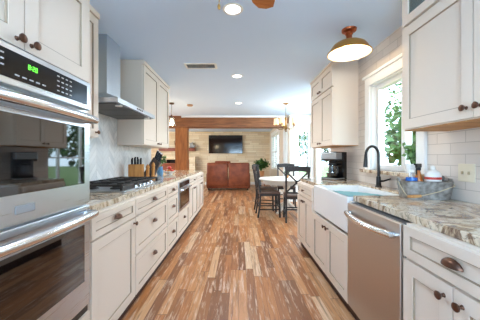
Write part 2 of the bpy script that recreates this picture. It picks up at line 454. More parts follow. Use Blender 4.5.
obj('shutter', b, 'trim', w2)
d1 = window_x('door_1', XLIV, .12, 6.95, 7.50, 0.02, 2.05, 1, rails=(.55, 1.05, 1.55), casing=.08, door=True)
b = NB(); tube(b, [(XLIV+.035, 7.02, 1.0), (XLIV-.03, 7.02, 1.0), (XLIV-.03, 7.12, 1.0)], .009, 8); obj('door_handle', b, 'bronze', d1)

def window_y(name, yin, thick, x0, x1, z0, z1, side, mull=(), rails=(), casing=.09):
    root = sroot(name); s = side
    def bx(b, xa, xb, ya, yb, za, zb): box(b, xa, xb, min(ya, yb), max(ya, yb), za, zb)
    f = .05; ya, yb = yin+s*thick*.35, yin+s*thick*.8; b = NB()
    bx(b, x0, x0+f, ya, yb, z0, z1); bx(b, x1-f, x1, ya, yb, z0, z1); bx(b, x0+f, x1-f, ya, yb, z0, z0+f); bx(b, x0+f, x1-f, ya, yb, z1-f, z1)
    for x in mull: bx(b, x-.02, x+.02, ya, yb, z0+f, z1-f)
    for z in rails: bx(b, x0+f, x1-f, ya+s*.01, yb-s*.01, z-.012, z+.012)
    obj('window_frame', b, 'trim', root)
    ym = yin+s*thick*.58
    b = NB(); box(b, x0+.02, x1-.02, ym-.003, ym+.003, z0+.02, z1-.02); obj('window_pane', b, 'pane', root)
    b = NB(); c = casing
    bx(b, x0-c, x0, yin-s*.022, yin, z0-c, z1+c); bx(b, x1, x1+c, yin-s*.022, yin, z0-c, z1+c)
    bx(b, x0, x1, yin-s*.022, yin, z1, z1+c); bx(b, x0, x1, yin-s*.022, yin, z0-c, z0)
    obj('window_casing', b, 'trim', root); return root
window_y('window_3', 6.70, .15, 1.60, 1.97, .25, 2.15, 1, rails=(.7, 1.18, 1.66), casing=.07)
window_y('added_window_4', -2.3, .10, -.95, .95, .9, 2.1, -1, mull=(0,))  # unseen rear window, added to let light in behind the camera
window_x('window_5', XR2, .10, 4.3, 6.45, .3, 2.30, 1, mull=(5.02, 5.73), rails=(1.2, 1.98), casing=.06)
window_x('window_6', XL, .10, 5.9, 9.3, .35, 2.25, -1, mull=(7.03, 8.17))

# ---------------------------------------------------------------- cabinet builders
# local frame: x along the run, front face at y=0 looking to -y, z up
def shaker(b, x0, x1, z0, z1, rail=.062, t=.021, rec=.011):
    y0 = -t
    box(b, x0, x0+rail, y0, 0, z0, z1); box(b, x1-rail, x1, y0, 0, z0, z1)
    box(b, x0+rail, x1-rail, y0, 0, z0, z0+rail); box(b, x0+rail, x1-rail, y0, 0, z1-rail, z1)
    q = .004; a0, a1, c0, c1 = x0+rail, x1-rail, z0+rail, z1-rail
    box(b, a0+q, a1-q, y0+rec, 0, c0+q, c1-q)
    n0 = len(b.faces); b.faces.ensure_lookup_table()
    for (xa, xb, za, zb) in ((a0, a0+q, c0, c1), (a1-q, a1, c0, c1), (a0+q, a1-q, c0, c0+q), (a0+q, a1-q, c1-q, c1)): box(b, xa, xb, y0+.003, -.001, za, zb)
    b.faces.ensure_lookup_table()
    for f_ in b.faces[n0:]: f_.material_index = 1          # brown strips lining the groove
def knob_mesh():
    b = NB(); lathe(b, [(0, 0), (.009, 0), (.007, .004), (.0055, .012), (.010, .017), (.0155, .022), (.0165, .027), (.012, .031), (0, .0325)], seg=16, axis='Y')
    return mesh('knob', b, 'bronze', True)
def cup_mesh():
    b = NB(); a, d, h = .046, .027, .030
    for k, sc in ((1, 1.0), (-1, .88)):
        g = []
        for j in range(7):
            ph = PI/2*j/6; row = []
            for i in range(15):
                th = PI*i/14
                row.append(b.verts.new((a*sc*math.cos(th), -d*sc*math.sin(th)*math.cos(ph) - .0008, h*sc*math.sin(th)*math.sin(ph) - .010)))
            g.append(row)
        for j in range(6):
            for i in range(14):
                q = (g[j][i], g[j][i+1], g[j+1][i+1], g[j+1][i])
                try: b.faces.new(q if k > 0 else q[::-1])
                except ValueError: pass
    me = bpy.data.meshes.new('cup_pull'); bmesh.ops.remove_doubles(b, verts=b.verts, dist=1e-5)
    b.to_mesh(me); b.free(); me.materials.append(M['bronze'])
    me.polygons.foreach_set('use_smooth', [True]*len(me.polygons)); me.set_sharp_from_angle(angle=math.radians(45)); return me
KNOB, CUP = knob_mesh(), cup_mesh()
T = .021
def fronts(root, els, X):
    """els: (kind, Ya, Yb, z0, z1, [(hardware, Y, z)...]); X maps a world Y to local x"""
    for (kind, ya, yb, z0, z1, hw) in els:
        x0, x1 = sorted((X(ya), X(yb))); g = .003
        b = NB()
        if kind == 'drawer': shaker(b, x0+g, x1-g, z0+g, z1-g, rail=min(.05, (z1-z0)*.27))
        else: shaker(b, x0+g, x1-g, z0+g, z1-g)
        d = obj('drawer' if kind == 'drawer' else 'door', b, 'cab', root); d.data.materials.append(M['groove_brown'])
        for (h, y, z) in hw:
            o = obj('knob' if h == 'knob' else 'cup_pull', KNOB if h == 'knob' else CUP, None, d, loc=(X(y), -T, z))
            o['label'] = 'bronze knob' if h == 'knob' else 'bronze cup pull'
def place(side, face, ya, yb):
    if side == 'L': return (-face, ya, 0), PI/2, (lambda Y: Y-ya)
    return (face, yb, 0), -PI/2, (lambda Y: yb-Y)
def cabinet(name, label, cat, group, side, face, ya, yb, z0, z1, depth, els, toe=True, body='solid', underside=False):
    loc, rz, X = place(side, face, ya, yb); wd = yb-ya
    r = thing(name, label, cat, loc, rz, group)
    b = NB(); zb = z0+.10 if toe else z0
    if body == 'solid': box(b, 0.0005, wd-.0005, 0, depth, zb, z1)
    else:
        t = .018
        box(b, 0, t, 0, depth, zb, z1); box(b, wd-t, wd, 0, depth, zb, z1)
        box(b, t, wd-t, depth-.012, depth, zb, z1); box(b, t, wd-t, 0, depth-.012, zb, zb+t)
        for (za, zt) in body: box(b, t, wd-t, 0, depth-.012, za, zt)
    obj('body', b, 'cab', r)
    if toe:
        b = NB(); box(b, 0.0005, wd-.0005, .035, depth, z0, zb); obj('toe_kick', b, 'toe', r, label='toe kick with shadow tone painted in')
    if underside:
        b = NB(); box(b, 0.001, wd-.001, .002, depth-.002, z0-.006, z0); obj('bottom_panel', b, 'raw', r, label='unpainted wooden underside')
    fronts(r, els, X)
    return r, X
FB, FU = .83, 1.16            # faces of base and wall cabinets
DB, DU = WX-.002-FB, WX-.002-FU
ZT = .875
g1 = 'base cabinets along the left wall'; g2 = 'base cabinets along the right wall'; g3 = 'wall cabinets'
# left run
cabinet('base_cabinet', 'white base cabinet with one drawer over one door, beside the wall ovens', 'cabinet', g1, 'L', FB, 1.345, 1.928, 0, ZT, DB,
        [('drawer', 1.35, 1.924, .735, .87, [('cup', 1.637, .805)]), ('door', 1.35, 1.924, .11, .728, [('knob', 1.892, .69)])])
cabinet('base_cabinet', 'wide white three-drawer base cabinet under the gas cooktop', 'cabinet', g1, 'L', FB, 1.930, 2.788, 0, ZT, DB,
        [('drawer', 1.934, 2.784, .735, .87, [('cup', 2.359, .805)]), ('drawer', 1.934, 2.784, .425, .728, [('cup', 2.359, .60)]), ('drawer', 1.934, 2.784, .11, .418, [('cup', 2.359, .29)])])
cabinet('base_cabinet', 'narrow white three-drawer base cabinet between cooktop drawers and built-in microwave', 'cabinet', g1, 'L', FB, 2.790, 3.288, 0, ZT, DB,
        [('drawer', 2.794, 3.284, .735, .87, [('cup', 3.039, .805)]), ('drawer', 2.794, 3.284, .425, .728, [('cup', 3.039, .60)]), ('drawer', 2.794, 3.284, .11, .418, [('cup', 3.039, .29)])])
cabinet('base_cabinet', 'white base cabinet that houses the built-in microwave, one drawer below it', 'cabinet', g1, 'L', FB, 3.290, 4.018, 0, ZT, DB,
        [('drawer', 3.295, 4.013, .11, .458, [('cup', 3.654, .32)])], body=[(.44, .458), (.857, .875)])
for ya, lab in ((4.020, 'white base cabinet just beyond the built-in microwave'), (4.842, 'last white base cabinet at the far end of left counter')):
    yb = ya+.82; m_ = (ya+yb)/2
    cabinet('base_cabinet', lab, 'cabinet', g1, 'L', FB, ya, yb, 0, ZT, DB,
        [('drawer', ya+.005, yb-.005, .735, .87, [('knob', m_, .805)]), ('door', ya+.005, m_, .11, .728, [('knob', m_-.05, .66)]), ('door', m_, yb-.005, .11, .728, [('knob', m_+.05, .66)])])
b = NB(); box(b, -WX+.002, -.86, 1.342, 4.095, ZT, .914, .004); box(b, -1.80, -.86, 4.1, 5.69, ZT, .914, .004)
tag(obj('countertop', b, 'granite'), 'veined granite countertop on the left-hand base cabinets', 'countertop')
# tower
loc, rz, X = place('L', FB, .515, 1.34)
r = thing('oven_cabinet', 'tall white oven tower with two doors above the ovens', 'cabinet', loc, rz)
b = NB(); wd = 1.34-.515
box(b, 0, .03, 0, DB, .10, 2.07); box(b, wd-.03, wd, 0, DB, .10, 2.07); box(b, .03, wd-.03, DB-.012, DB, .10, 2.07)
box(b, .03, wd-.03, 0, DB-.012, .345, .385); box(b, .03, wd-.03, 0, DB-.012, 1.598, 1.615); box(b, .03, wd-.03, 0, DB-.012, 2.05, 2.07); box(b, .03, wd-.03, 0, DB-.012, .1, .118)
obj('body', b, 'cab', r)
b = NB(); box(b, 0, wd, .035, DB, 0, .10); obj('toe_kick', b, 'toe', r, label='toe kick with shadow tone painted in')
b = NB(); box(b, -.0, wd, -.035, DB, 2.07, 2.095); box(b, 0, wd, -.02, DB, 2.095, 2.11); obj('cornice', b, 'cab', r)
fronts(r, [('door', .52, .927, 1.60, 2.06, [('knob', .893, 1.632)]), ('door', .927, 1.335, 1.60, 2.06, [('knob', .957, 1.632)]), ('drawer', .52, 1.335, .11, .37, [('cup', .927, .27)])], X)
# ovens: local x 0..w, y front
loc, rz, X = place('L', FB, .555, 1.30)
wd = 1.30-.555
r = thing('double_wall_oven', 'stainless steel double wall oven built into the tall white cabinet', 'oven', loc, rz)
b = NB(); box(b, .003, wd-.003, 0.004, .58, .39, 1.592); obj('oven_body', b, 'darkgrey', r)
b = NB(); box(b, -.018, wd+.018, -.012, 0.0, .385, 1.594); obj('trim_frame', b, 'steel', r)
b = NB(); box(b, 0, wd, -.045, -.012, 1.446, 1.588, .004); cp = obj('control_panel', b, 'steel', r)
b = NB(); box(b, .02, wd-.035, -.049, -.045, 1.470, 1.566, .001, 1); obj('panel_glass', b, 'blackgloss', cp, label='black glass control strip')
def seg7(b, x, z, w_, h_, d, y):
    t = w_*.22; S7 = {'8': 'abcdefg', '2': 'abged', '0': 'abcdef', '5': 'afgcd', '1': 'bc'}[d]
    R = {'a': (0, w_, h_-t, h_), 'g': (0, w_, h_/2-t/2, h_/2+t/2), 'd': (0, w_, 0, t), 'f': (0, t, h_/2, h_), 'b': (w_-t, w_, h_/2, h_), 'e': (0, t, 0, h_/2), 'c': (w_-t, w_, 0, h_/2)}
    for s in S7: q = R[s]; box(b, x+q[0], x+q[1], y-.001, y, z+q[2], z+q[3])
b = NB()
xc = X(.93)-.02
for i, dgt in enumerate('820'): seg7(b, xc + i*.013 + (.006 if i else 0), 1.524, .009, .018, dgt, -.049)
box(b, xc+.013, xc+.0155, -.05, -.049, 1.528, 1.531); box(b, xc+.013, xc+.0155, -.05, -.049, 1.535, 1.538)
obj('clock_digits', b, 'green_led', cp, label='glowing green clock digits')
marks = [(.60-.44+i*.022, 1.484+j*.02, .012) for i in range(5) for j in range(4) if i == 0 or j] + [(.30+i*.03, 1.484, .018) for i in range(5)] + [(.50+i*.026, 1.484+j*.021, .014) for i in range(4) for j in range(4)]
for (mx, mz, mw) in marks:
    b = NB(); box(b, mx, mx+mw, -.05, -.049, mz, mz+.005); obj('button', b, 'marks', cp)
def oven_door(z0, z1, wz0, wz1, hz):
    b = NB(); box(b, 0, wd, -.042, -.012, z0, z1, .004); d = obj('oven_door', b, 'steel', r)
    b = NB(); box(b, .05, wd-.05, -.0455, -.042, wz0, wz1, .001, 1); obj('door_window', b, 'oven_glass', d, label='black reflective glass')
    b = NB(); n_ = 12
    pts = [(.03 + (wd-.06)*i/n_, -.085 - .02*math.sin(PI*i/n_), hz) for i in range(n_+1)]
    tube(b, [(.03, -.040, hz)] + pts + [(wd-.03, -.040, hz)], .020, 12); obj('handle', b, 'chrome', d, True)
    return d
du = oven_door(.96, 1.430, 1.065, 1.352, 1.392)
dl = oven_door(.43, .948, .565, .855, .908)
b = NB(); box(b, wd/2-.065, wd/2+.02, -.0455, -.042, .993, 1.025, .002, 1); obj('badge', b, 'grey', du, label='dark maker badge')
b = NB(); box(b, 0, wd, -.03, -.012, .388, .425); obj('vent_strip', b, 'blackgloss', r)

# left wall cabinets
cabinet('wall_cabinet', 'slim white wall cabinet between the oven tower and the range hood', 'cabinet', g3, 'L', FU, 1.345, 2.0, 1.357, H-.03, DU,
        [('door', 1.35, 1.995, 1.36, H-.06, [('knob', 1.955, 1.40)])], toe=False)
cabinet('wall_cabinet', 'white two-door wall cabinet right after the range hood', 'cabinet', g3, 'L', FU, 2.945, 4.03, 1.353, H-.03, DU,
        [('door', 2.95, 3.487, 1.357, H-.06, [('knob', 3.44, 1.395)]), ('door', 3.487, 4.025, 1.357, H-.06, [('knob', 3.53, 1.395)])], toe=False)
# crown strips belong to each cabinet
for o in [o for o in bpy.data.objects if o.name.startswith('wall_cabinet')]:
    wdt = 1.084 if abs(o.location.y-2.945) < .01 else .654
    b = NB(); box(b, 0.001, wdt, -.03, DU, H-.055, H-.012); box(b, 0.001, wdt, -.018, DU, H-.012, H-.0005); obj('cornice', b, 'cab', o)

# microwave
loc, rz, X = place('L', FB, 3.312, 3.996); wd = 3.996-3.312
r = thing('built_in_microwave', 'small stainless built-in microwave drawer under left counter', 'microwave', loc, rz)
b = NB(); box(b, .002, wd-.002, .002, .5, .462, .853); obj('housing', b, 'darkgrey', r)
b = NB(); box(b, -.012, wd+.012, -.03, -.0, .462, .862, .004); d = obj('drawer_front', b, 'steel', r)
b = NB(); box(b, .05, wd-.05, -.034, -.030, .50, .72, .001, 1); obj('window', b, 'oven_glass', d)
b = NB(); box(b, .02, wd-.02, -.033, -.03, .785, .85, .001, 1); obj('control_strip', b, 'blackgloss', d)
b = NB(); tube(b, [(.06, -.03, .755), (.06, -.07, .755), (wd-.06, -.07, .755), (wd-.06, -.03, .755)], .011, 10); obj('handle', b, 'chrome', d, True)

# hood
r = thing('range_hood', 'stainless steel chimney range hood above the gas cooktop', 'range hood', (-WX+.002, 2.475, 0))
b = NB(); hw = .4445
box(b, 0, .46, -hw, hw, 1.66, 1.70); 
def ring(z, x1, y): return [b.verts.new(p) for p in ((0, -y, z), (x1, -y, z), (x1, y, z), (0, y, z))]
A = ring(1.70, .46, hw); B_ = ring(1.815, .205, .14)
for i in range(4): b.faces.new((A[i], A[(i+1) % 4], B_[(i+1) % 4], B_[i]))
b.faces.new(A[::-1]); b.faces.new(B_)
obj('canopy', b, 'steel', r)
b = NB(); box(b, 0, .20, -.135, .135, 1.815, H-.001); obj('chimney', b, 'steel', r)
for k in range(3):
    b = NB(); box(b, .03, .43, -.42+k*.285, -.15+k*.285, 1.652, 1.66); obj('filter', b, 'darkgrey', r)
for k in range(4):
    b = NB(); cyl(b, (.4595, -.06+k*.04, 1.68), .008, .006, 12, 'X'); obj('button', b, 'black', r)
for s in (-.33, .33):
    b = NB(); cyl(b, (.41, s, 1.646), .03, .012, 16); obj('hood_lamp', b, 'plastic_w', r)

# cooktop
r = thing('gas_cooktop', 'stainless gas cooktop with black cast iron grates on left counter', 'cooktop', (-1.175, 2.44, .9145))
b = NB(); box(b, -.255, .255, -.455, .455, 0, .012, .004); obj('cooktop_plate', b, 'steel', r)
for k in range(3):
    b = NB(); yc = -.295+k*.295; hy = .138
    for s in (-1, 1):
        box(b, -.225, .225, yc+s*hy-.007, yc+s*hy+.007, .046, .062); box(b, s*.218-.007, s*.218+.007, yc-hy, yc+hy, .046, .062)
        for q in (-1, 1): box(b, s*.215-.009, s*.215+.009, yc+q*(hy-.004)-.009, yc+q*(hy-.004)+.009, .012, .050)
    box(b, -.225, .225, yc-.006, yc+.006, .048, .062)
    for xx in (-.11, .11): box(b, xx-.006, xx+.006, yc-hy, yc+hy, .048, .062)
    obj('grate', b, 'iron', r)
for (x, y) in ((-.11, -.295), (.11, -.295), (0, 0), (-.11, .295), (.11, .295)):
    b = NB(); lathe(b, [(0, .012), (.055, .012), (.052, .022), (.036, .024), (.036, .032), (0, .034)], (x, y, 0), 20); obj('burner', b, 'iron', r, True)
for k in range(5):
    b = NB(); lathe(b, [(0, .012), (.017, .012), (.015, .034), (0, .036)], (.238, -.2+k*.1, 0), 14); obj('knob', b, 'chrome', r, True)

# ---------------------------------------------------------------- right run
cabinet('base_cabinet', 'white base cabinet nearest the camera on the right, mostly out of view', 'cabinet', g2, 'R', FB, .03, .628, 0, ZT, DB,
        [('drawer', .035, .624, .715, .87, [('cup', .335, .80)]), ('door', .035, .3365, .11, .708, [('knob', .30, .655)]), ('door', .3365, .624, .11, .708, [('knob', .373, .655)])])
cabinet('base_cabinet', 'white base cabinet with copper-toned cup pull between dishwasher and right picture edge', 'cabinet', g2, 'R', FB, .630, 1.210, 0, ZT, DB,
        [('drawer', .635, 1.206, .715, .87, [('cup', .925, .795)]), ('door', .635, .925, .11, .708, [('knob', .885, .655)]), ('door', .925, 1.206, .11, .708, [('knob', .965, .655)])])
loc, rz, X = place('R', FB, 1.213, 1.806); wd = 1.806-1.213
r = thing('dishwasher', 'stainless steel dishwasher with a bowed bar handle', 'dishwasher', loc, rz)
b = NB(); box(b, .003, wd-.003, 0, .57, .11, .868); obj('tub', b, 'darkgrey', r)
b = NB(); box(b, .004, wd-.004, -.028, 0, .125, .868, .005); d = obj('door', b, 'steel_dw', r)
b = NB(); n_ = 14
tube(b, [(.05, -.026, .80)] + [(.045+(wd-.09)*i/n_, -.055-.025*math.sin(PI*i/n_), .80-.006*math.sin(PI*i/n_)) for i in range(n_+1)] + [(wd-.05, -.026, .80)], .0185, 12)
obj('handle', b, 'chrome', d, True, label='pale polished bar handle')
b = NB(); box(b, wd-.17, wd-.09, -.0292, -.028, .178, .190); obj('badge', b, 'darkgrey', d)
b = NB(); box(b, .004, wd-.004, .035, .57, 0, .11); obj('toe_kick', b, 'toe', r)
cabinet('sink_cabinet', 'white two-door base cabinet under the farmhouse sink', 'cabinet', g2, 'R', FB, 1.810, 2.692, 0, ZT, DB,
        [('door', 1.815, 2.251, .11, .612, [('knob', 2.214, .555)]), ('door', 2.251, 2.687, .11, .612, [('knob', 2.288, .555)])], body=[(.56, .575)])
cabinet('base_cabinet', 'white base cabinet with round knobs at far end of right counter', 'cabinet', g2, 'R', FB, 2.694, 3.37, 0, ZT, DB,
        [('drawer', 2.70, 3.365, .715, .87, [('knob', 3.03, .795)]), ('door', 2.70, 3.03, .11, .708, [('knob', 2.993, .66)]), ('door', 3.03, 3.365, .11, .708, [('knob', 3.067, .66)])])
b = NB()
box(b, .86, WX-.002, .03, 1.838, ZT, .914, .004); box(b, .86, WX-.002, 2.662, 3.41, ZT, .914, .004); box(b, 1.315, WX-.002, 1.838, 2.662, ZT, .914)
tag(obj('countertop', b, 'granite'), 'veined granite countertop with farmhouse sink cutout on the right', 'countertop')
# sink
r = thing('farmhouse_sink', 'white apron-front farmhouse sink set in the right granite counter', 'sink', (0, 0, 0))
b = NB(); y0, y1 = 1.840, 2.660; t = .028
box(b, .828, .868, y0, y1, .628, .902, .008, 3)
b2 = b
box(b, .866, 1.312, y0, y0+t, .69, .900, .005); box(b, .866, 1.312, y1-t, y1, .69, .900, .005); box(b, 1.312-t, 1.312, y0, y1, .69, .900, .005); box(b, .85, 1.312, y0, y1, .665, .69)
box(b, .85, .872, y0, y1, .66, .900, .004)
obj('basin', b, 'white', r)
b = NB(); lathe(b, [(0, .691), (.045, .691), (.043, .695), (.02, .694), (0, .6935)], (1.1, 2.25, 0), 20); obj('drain', b, 'chrome', r, True)
# flip apron to stand proud of the cabinet: x from .80
for v in r.children[0].data.vertices:
    if v.co.x < .84: v.co.x -= .012
# thin teal sheet laid over the near front corner of the sink
b = NB(); vs_ = []; nx, ny = 14, 16
for i in range(nx+1):
    row = []
    for j in range(ny+1):
        u, v = i/nx, j/ny
        row.append(b.verts.new((.832 + .29*u, 1.846 + .31*v,   .9075 - .022*max(0, u-.12)*max(0, v-.08) + .0012*math.sin(u*23+v*9))))
    vs_.append(row)
for i in range(nx):
    for j in range(ny): b.faces.new((vs_[i][j], vs_[i+1][j], vs_[i+1][j+1], vs_[i][j+1]))
bmesh.ops.recalc_face_normals(b, faces=b.faces); bmesh.ops.solidify(b, geom=b.faces[:], thickness=.004)
tag(obj('teal_sheet', b, 'teal', None, True), 'pale teal sheet laid over near front corner of white sink', 'cloth')
# faucet
r = thing('faucet', 'dark gooseneck pull-down faucet behind the farmhouse sink', 'faucet', (1.372, 2.40, .9145))
b = NB(); lathe(b, [(0, 0), (.030, 0), (.030, .008), (.024, .014), (.022, .06), (.020, .10), (0, .10)], seg=20); obj('base', b, 'faucet', r, True)
b = NB(); pts = [(0, 0, .09), (0, 0, .31)]
for k in range(1, 13):
    a = PI*k/12; pts.append((-.062+.062*math.cos(a), -.0, .31+.085*math.sin(a)))
tube(b, pts, .013, 12); obj('spout', b, 'faucet', r, True)
b = NB(); tube(b, [(-.124, 0, .315), (-.126, 0, .27), (-.130, 0, .19)], [.0145, .017, .021], 14); obj('spray_head', b, 'faucet', r, True)
b = NB(); tube(b, [(.0, -.018, .055), (.02, -.05, .06), (.05, -.11, .085)], [.012, .009, .007], 10); obj('lever', b, 'faucet', r, True)

# right wall cabinets
def glassdoor(root, X, ya, yb, z0, z1):
    x0, x1 = sorted((X(ya), X(yb))); g = .0025; rl = .055; b = NB()
    x0 += g; x1 -= g; z0 += g; z1 -= g
    box(b, x0, x0+rl, -T, 0, z0, z1); box(b, x1-rl, x1, -T, 0, z0, z1); box(b, x0+rl, x1-rl, -T, 0, z0, z0+rl); box(b, x0+rl, x1-rl, -T, 0, z1-rl, z1)
    d = obj('glass_door', b, 'cab', root)
    b = NB(); box(b, x0+rl, x1-rl, -T+.008, -T+.012, z0+rl, z1-rl); obj('glass_panel', b, 'cabglass', d)
r, X = cabinet('wall_cabinet', 'large white wall cabinet at right picture edge with small glass doors on top', 'cabinet', g3, 'R', FU, .67, 1.712, 1.387, H-.03, DU,
        [('door', .675, 1.19, 1.39, 2.085, [('knob', 1.155, 1.445)]), ('door', 1.19, 1.707, 1.39, 2.085, [('knob', 1.225, 1.445)])], toe=False, body=[(2.075, 2.10), (H-.05, H-.03)], underside=True)
b = NB(); box(b, .018, 1.042-.018, 0, .004, 1.41, 2.08); obj('face_panel', b, 'cab', r)
glassdoor(r, X, .675, 1.19, 2.10, H-.04); glassdoor(r, X, 1.19, 1.707, 2.10, H-.04)
b = NB(); box(b, 0, 1.042, -.03, DU, H-.03, H-.0005); obj('cornice', b, 'cab', r)
r, X = cabinet('wall_cabinet', 'white stacked wall cabinet above the coffee maker', 'cabinet', g3, 'R', FU, 2.976, 3.87, 1.353, H-.03, DU,
        [('door', 2.98, 3.423, 1.357, 2.065, [('knob', 3.385, 1.395)]), ('door', 3.423, 3.865, 1.357, 2.065, [('knob', 3.46, 1.395)]),
         ('door', 2.98, 3.423, 2.075, H-.035, [('knob', 3.385, 2.105)]), ('door', 3.423, 3.865, 2.075, H-.035, [('knob', 3.46, 2.105)])], toe=False, underside=True)
b = NB(); box(b, 0, .894, -.03, DU, H-.03, H-.0005); obj('cornice', b, 'cab', r)

# switch plate
r = thing('switch_plate', 'almond double switch plate on right tiled wall', 'switch plate', (WX-.0005, 1.565, 1.10), -PI/2)
b = NB(); box(b, -.058, .058, -.006, 0, -.058, .058, .002); obj('plate', b, 'almond', r)
for s in (-.023, .023):
    b = NB(); box(b, s-.005, s+.005, -.016, -.006, -.010, .010, .002); obj('toggle', b, 'tan_toggle', r)

# ---------------------------------------------------------------- right counter objects
CT = .9145
r = thing('coffee_maker', 'black and silver drip coffee maker at far end of right counter', 'coffee maker', (1.27, 3.24, CT), -PI/2+.6)
b = NB(); box(b, -.11, .11, -.13, .11, 0, .03, .006); obj('base', b, 'blackgloss', r)
b = NB(); box(b, -.11, .11, .02, .11, .03, .36, .008); obj('water_tank', b, 'blackgloss', r)
b = NB(); box(b, -.11, .11, -.13, .02, .24, .36, .01); h = obj('brew_head', b, 'blackgloss', r)
b = NB(); box(b, -.113, .113, -.135, -.01, .265, .35, .004); obj('face_plate', b, 'steel', h)
b = NB(); box(b, -.113, .113, -.133, .05, .008, .024, .002); obj('base_band', b, 'steel', r)
b = NB(); lathe(b, [(0, .032), (.062, .032), (.074, .07), (.072, .12), (.05, .17), (.052, .185)], (0, -.055, 0), 24); c = obj('carafe', b, 'clear', r, True)
b = NB(); lathe(b, [(0, .185), (.054, .185), (.054, .205), (0, .21)], (0, -.055, 0), 24); obj('lid', b, 'black', c, True)
b = NB(); lathe(b, [(0, .036), (.059, .036), (.069, .07), (.069, .09), (0, .09)], (0, -.055, 0), 24); obj('coffee', b, mat('coffee', S(40, 22, 14), .2), c, True)
b = NB(); tube(b, [(.05, -.07, .18), (.11, -.10, .17), (.115, -.10, .10), (.07, -.07, .06)], .008, 8); obj('handle', b, 'black', c, True)

# caddy on the right counter
CX, CY = 1.30, 1.72
r = thing('galvanized_caddy', 'galvanized metal caddy of cleaning bottles on right counter', 'caddy', (CX, CY, CT), -.25)
b = NB(); n_ = 48; rings = []
for (hx, hy, z) in ((0, 0, 0), (.138, .078, 0), (.152, .092, .118), (.156, .096, .121), (.152, .092, .124), (.147, .087, .120), (.133, .073, .006), (0, 0, .006)):
    ring_ = []
    for k in range(n_):
        a_ = 2*PI*k/n_; c_, s_ = math.cos(a_), math.sin(a_); q = (abs(c_)**5 + abs(s_)**5)**(-.2)
        ring_.append(b.verts.new((hx*c_*q, hy*s_*q, z)))
    rings.append(ring_)
for A, B_ in zip(rings, rings[1:]):
    for k in range(n_): b.faces.new((A[k], A[(k+1) % n_], B_[(k+1) % n_], B_[k]))
bmesh.ops.remove_doubles(b, verts=b.verts, dist=1e-5)
obj('tub', b, 'galv', r, True)
b = NB(); tube(b, [(-.162, -.01, .115), (-.158, -.10, .05), (-.14, -.115, .022), (-.06, -.113, .028), (.04, -.115, .06), (.13, -.108, .098), (.162, -.01, .115)], .0028, 8); hd = obj('bail_handle', b, 'rope', r, True)
b = NB(); tube(b, [(-.142, -.115, .022), (-.10, -.114, .024), (-.062, -.113, .028)], [.009, .0115, .009], 12); obj('grip', b, 'raw', hd, True, label='turned wooden grip')
for s in (-1, 1):
    b = NB(); box(b, s*.158-.004, s*.158+.004, -.02, .02, .085, .14, .002); obj('ear', b, 'galv', r)
IZ = CT+.007
def spray(name, label, x, y, liquid, trig, h=.17, rad=.034):
    r = thing(name, label, 'spray bottle', (x, y, IZ), 0.6)
    b = NB(); lathe(b, [(0, 0), (rad*.95, 0), (rad, .01), (rad, h*.6), (rad*.55, h*.85), (rad*.4, h), (0, h)], seg=20); obj('bottle', b, liquid, r, True)
    b = NB(); cyl(b, (0, 0, h), .016, .02, 14); box(b, -.05, .03, -.012, .012, h+.02, h+.048, .004); obj('spray_head', b, trig, r)
    b = NB(); tube(b, [(-.028, 0, h+.022), (-.034, 0, h), (-.028, 0, h-.03)], .005, 6); obj('trigger', b, trig, r, True)
    return r
r = spray('spray_bottle', 'clear spray bottle with bright blue band at left of the caddy', CX-.085, CY+.0, 'clear_plastic', 'plastic_w', .175)
b = NB(); lathe(b, [(.0345, .10), (.0350, .102), (.0350, .135), (.0345, .137)], seg=20); obj('liquid_band', b, 'blue', r, True)
b = NB(); lathe(b, [(0, .004), (.031, .004), (.032, .09), (0, .09)], seg=20); obj('liquid', b, 'blue', r, True)
spray('spray_bottle', 'amber spray bottle with black trigger head behind the white jug', CX-.012, CY+.035, 'amber', 'black', .185, .028)
r = thing('detergent_bottle', 'white rounded bottle with red label in the metal caddy', 'bottle', (CX+.050, CY-.018, IZ), 0)
b = NB(); lathe(b, [(0, 0), (.044, 0), (.048, .012), (.049, .15), (.042, .172), (.022, .188), (.016, .192), (0, .192)], seg=24); obj('bottle', b, 'plastic_w', r, True)
b = NB(); lathe(b, [(.0515, .118), (.0527, .098), (.0530, .096)], seg=24)
b.free(); b = NB(); lathe(b, [(.0488, .126), (.0496, .127), (.0496, .142), (.0488, .143)], seg=24); obj('label_band', b, 'red', r, True)
b = NB(); lathe(b, [(0, .192), (.016, .192), (.014, .215), (.006, .22), (0, .22)], seg=14); obj('cap', b, 'plastic_w', r, True)
r = thing('scrub_brush', 'small grey scrub brush leaning inside the caddy at right', 'brush', (CX+.122, CY+.015, IZ), 0)
b = NB(); tube(b, [(-.02, 0, 0), (.0, 0, .07), (.014, 0, .115)], .007, 8); obj('handle', b, 'grey', r, True)
b = NB(); sphere(b, (.017, 0, .130), .02, 12, 8); obj('brush_head', b, 'darkgrey', r, True)

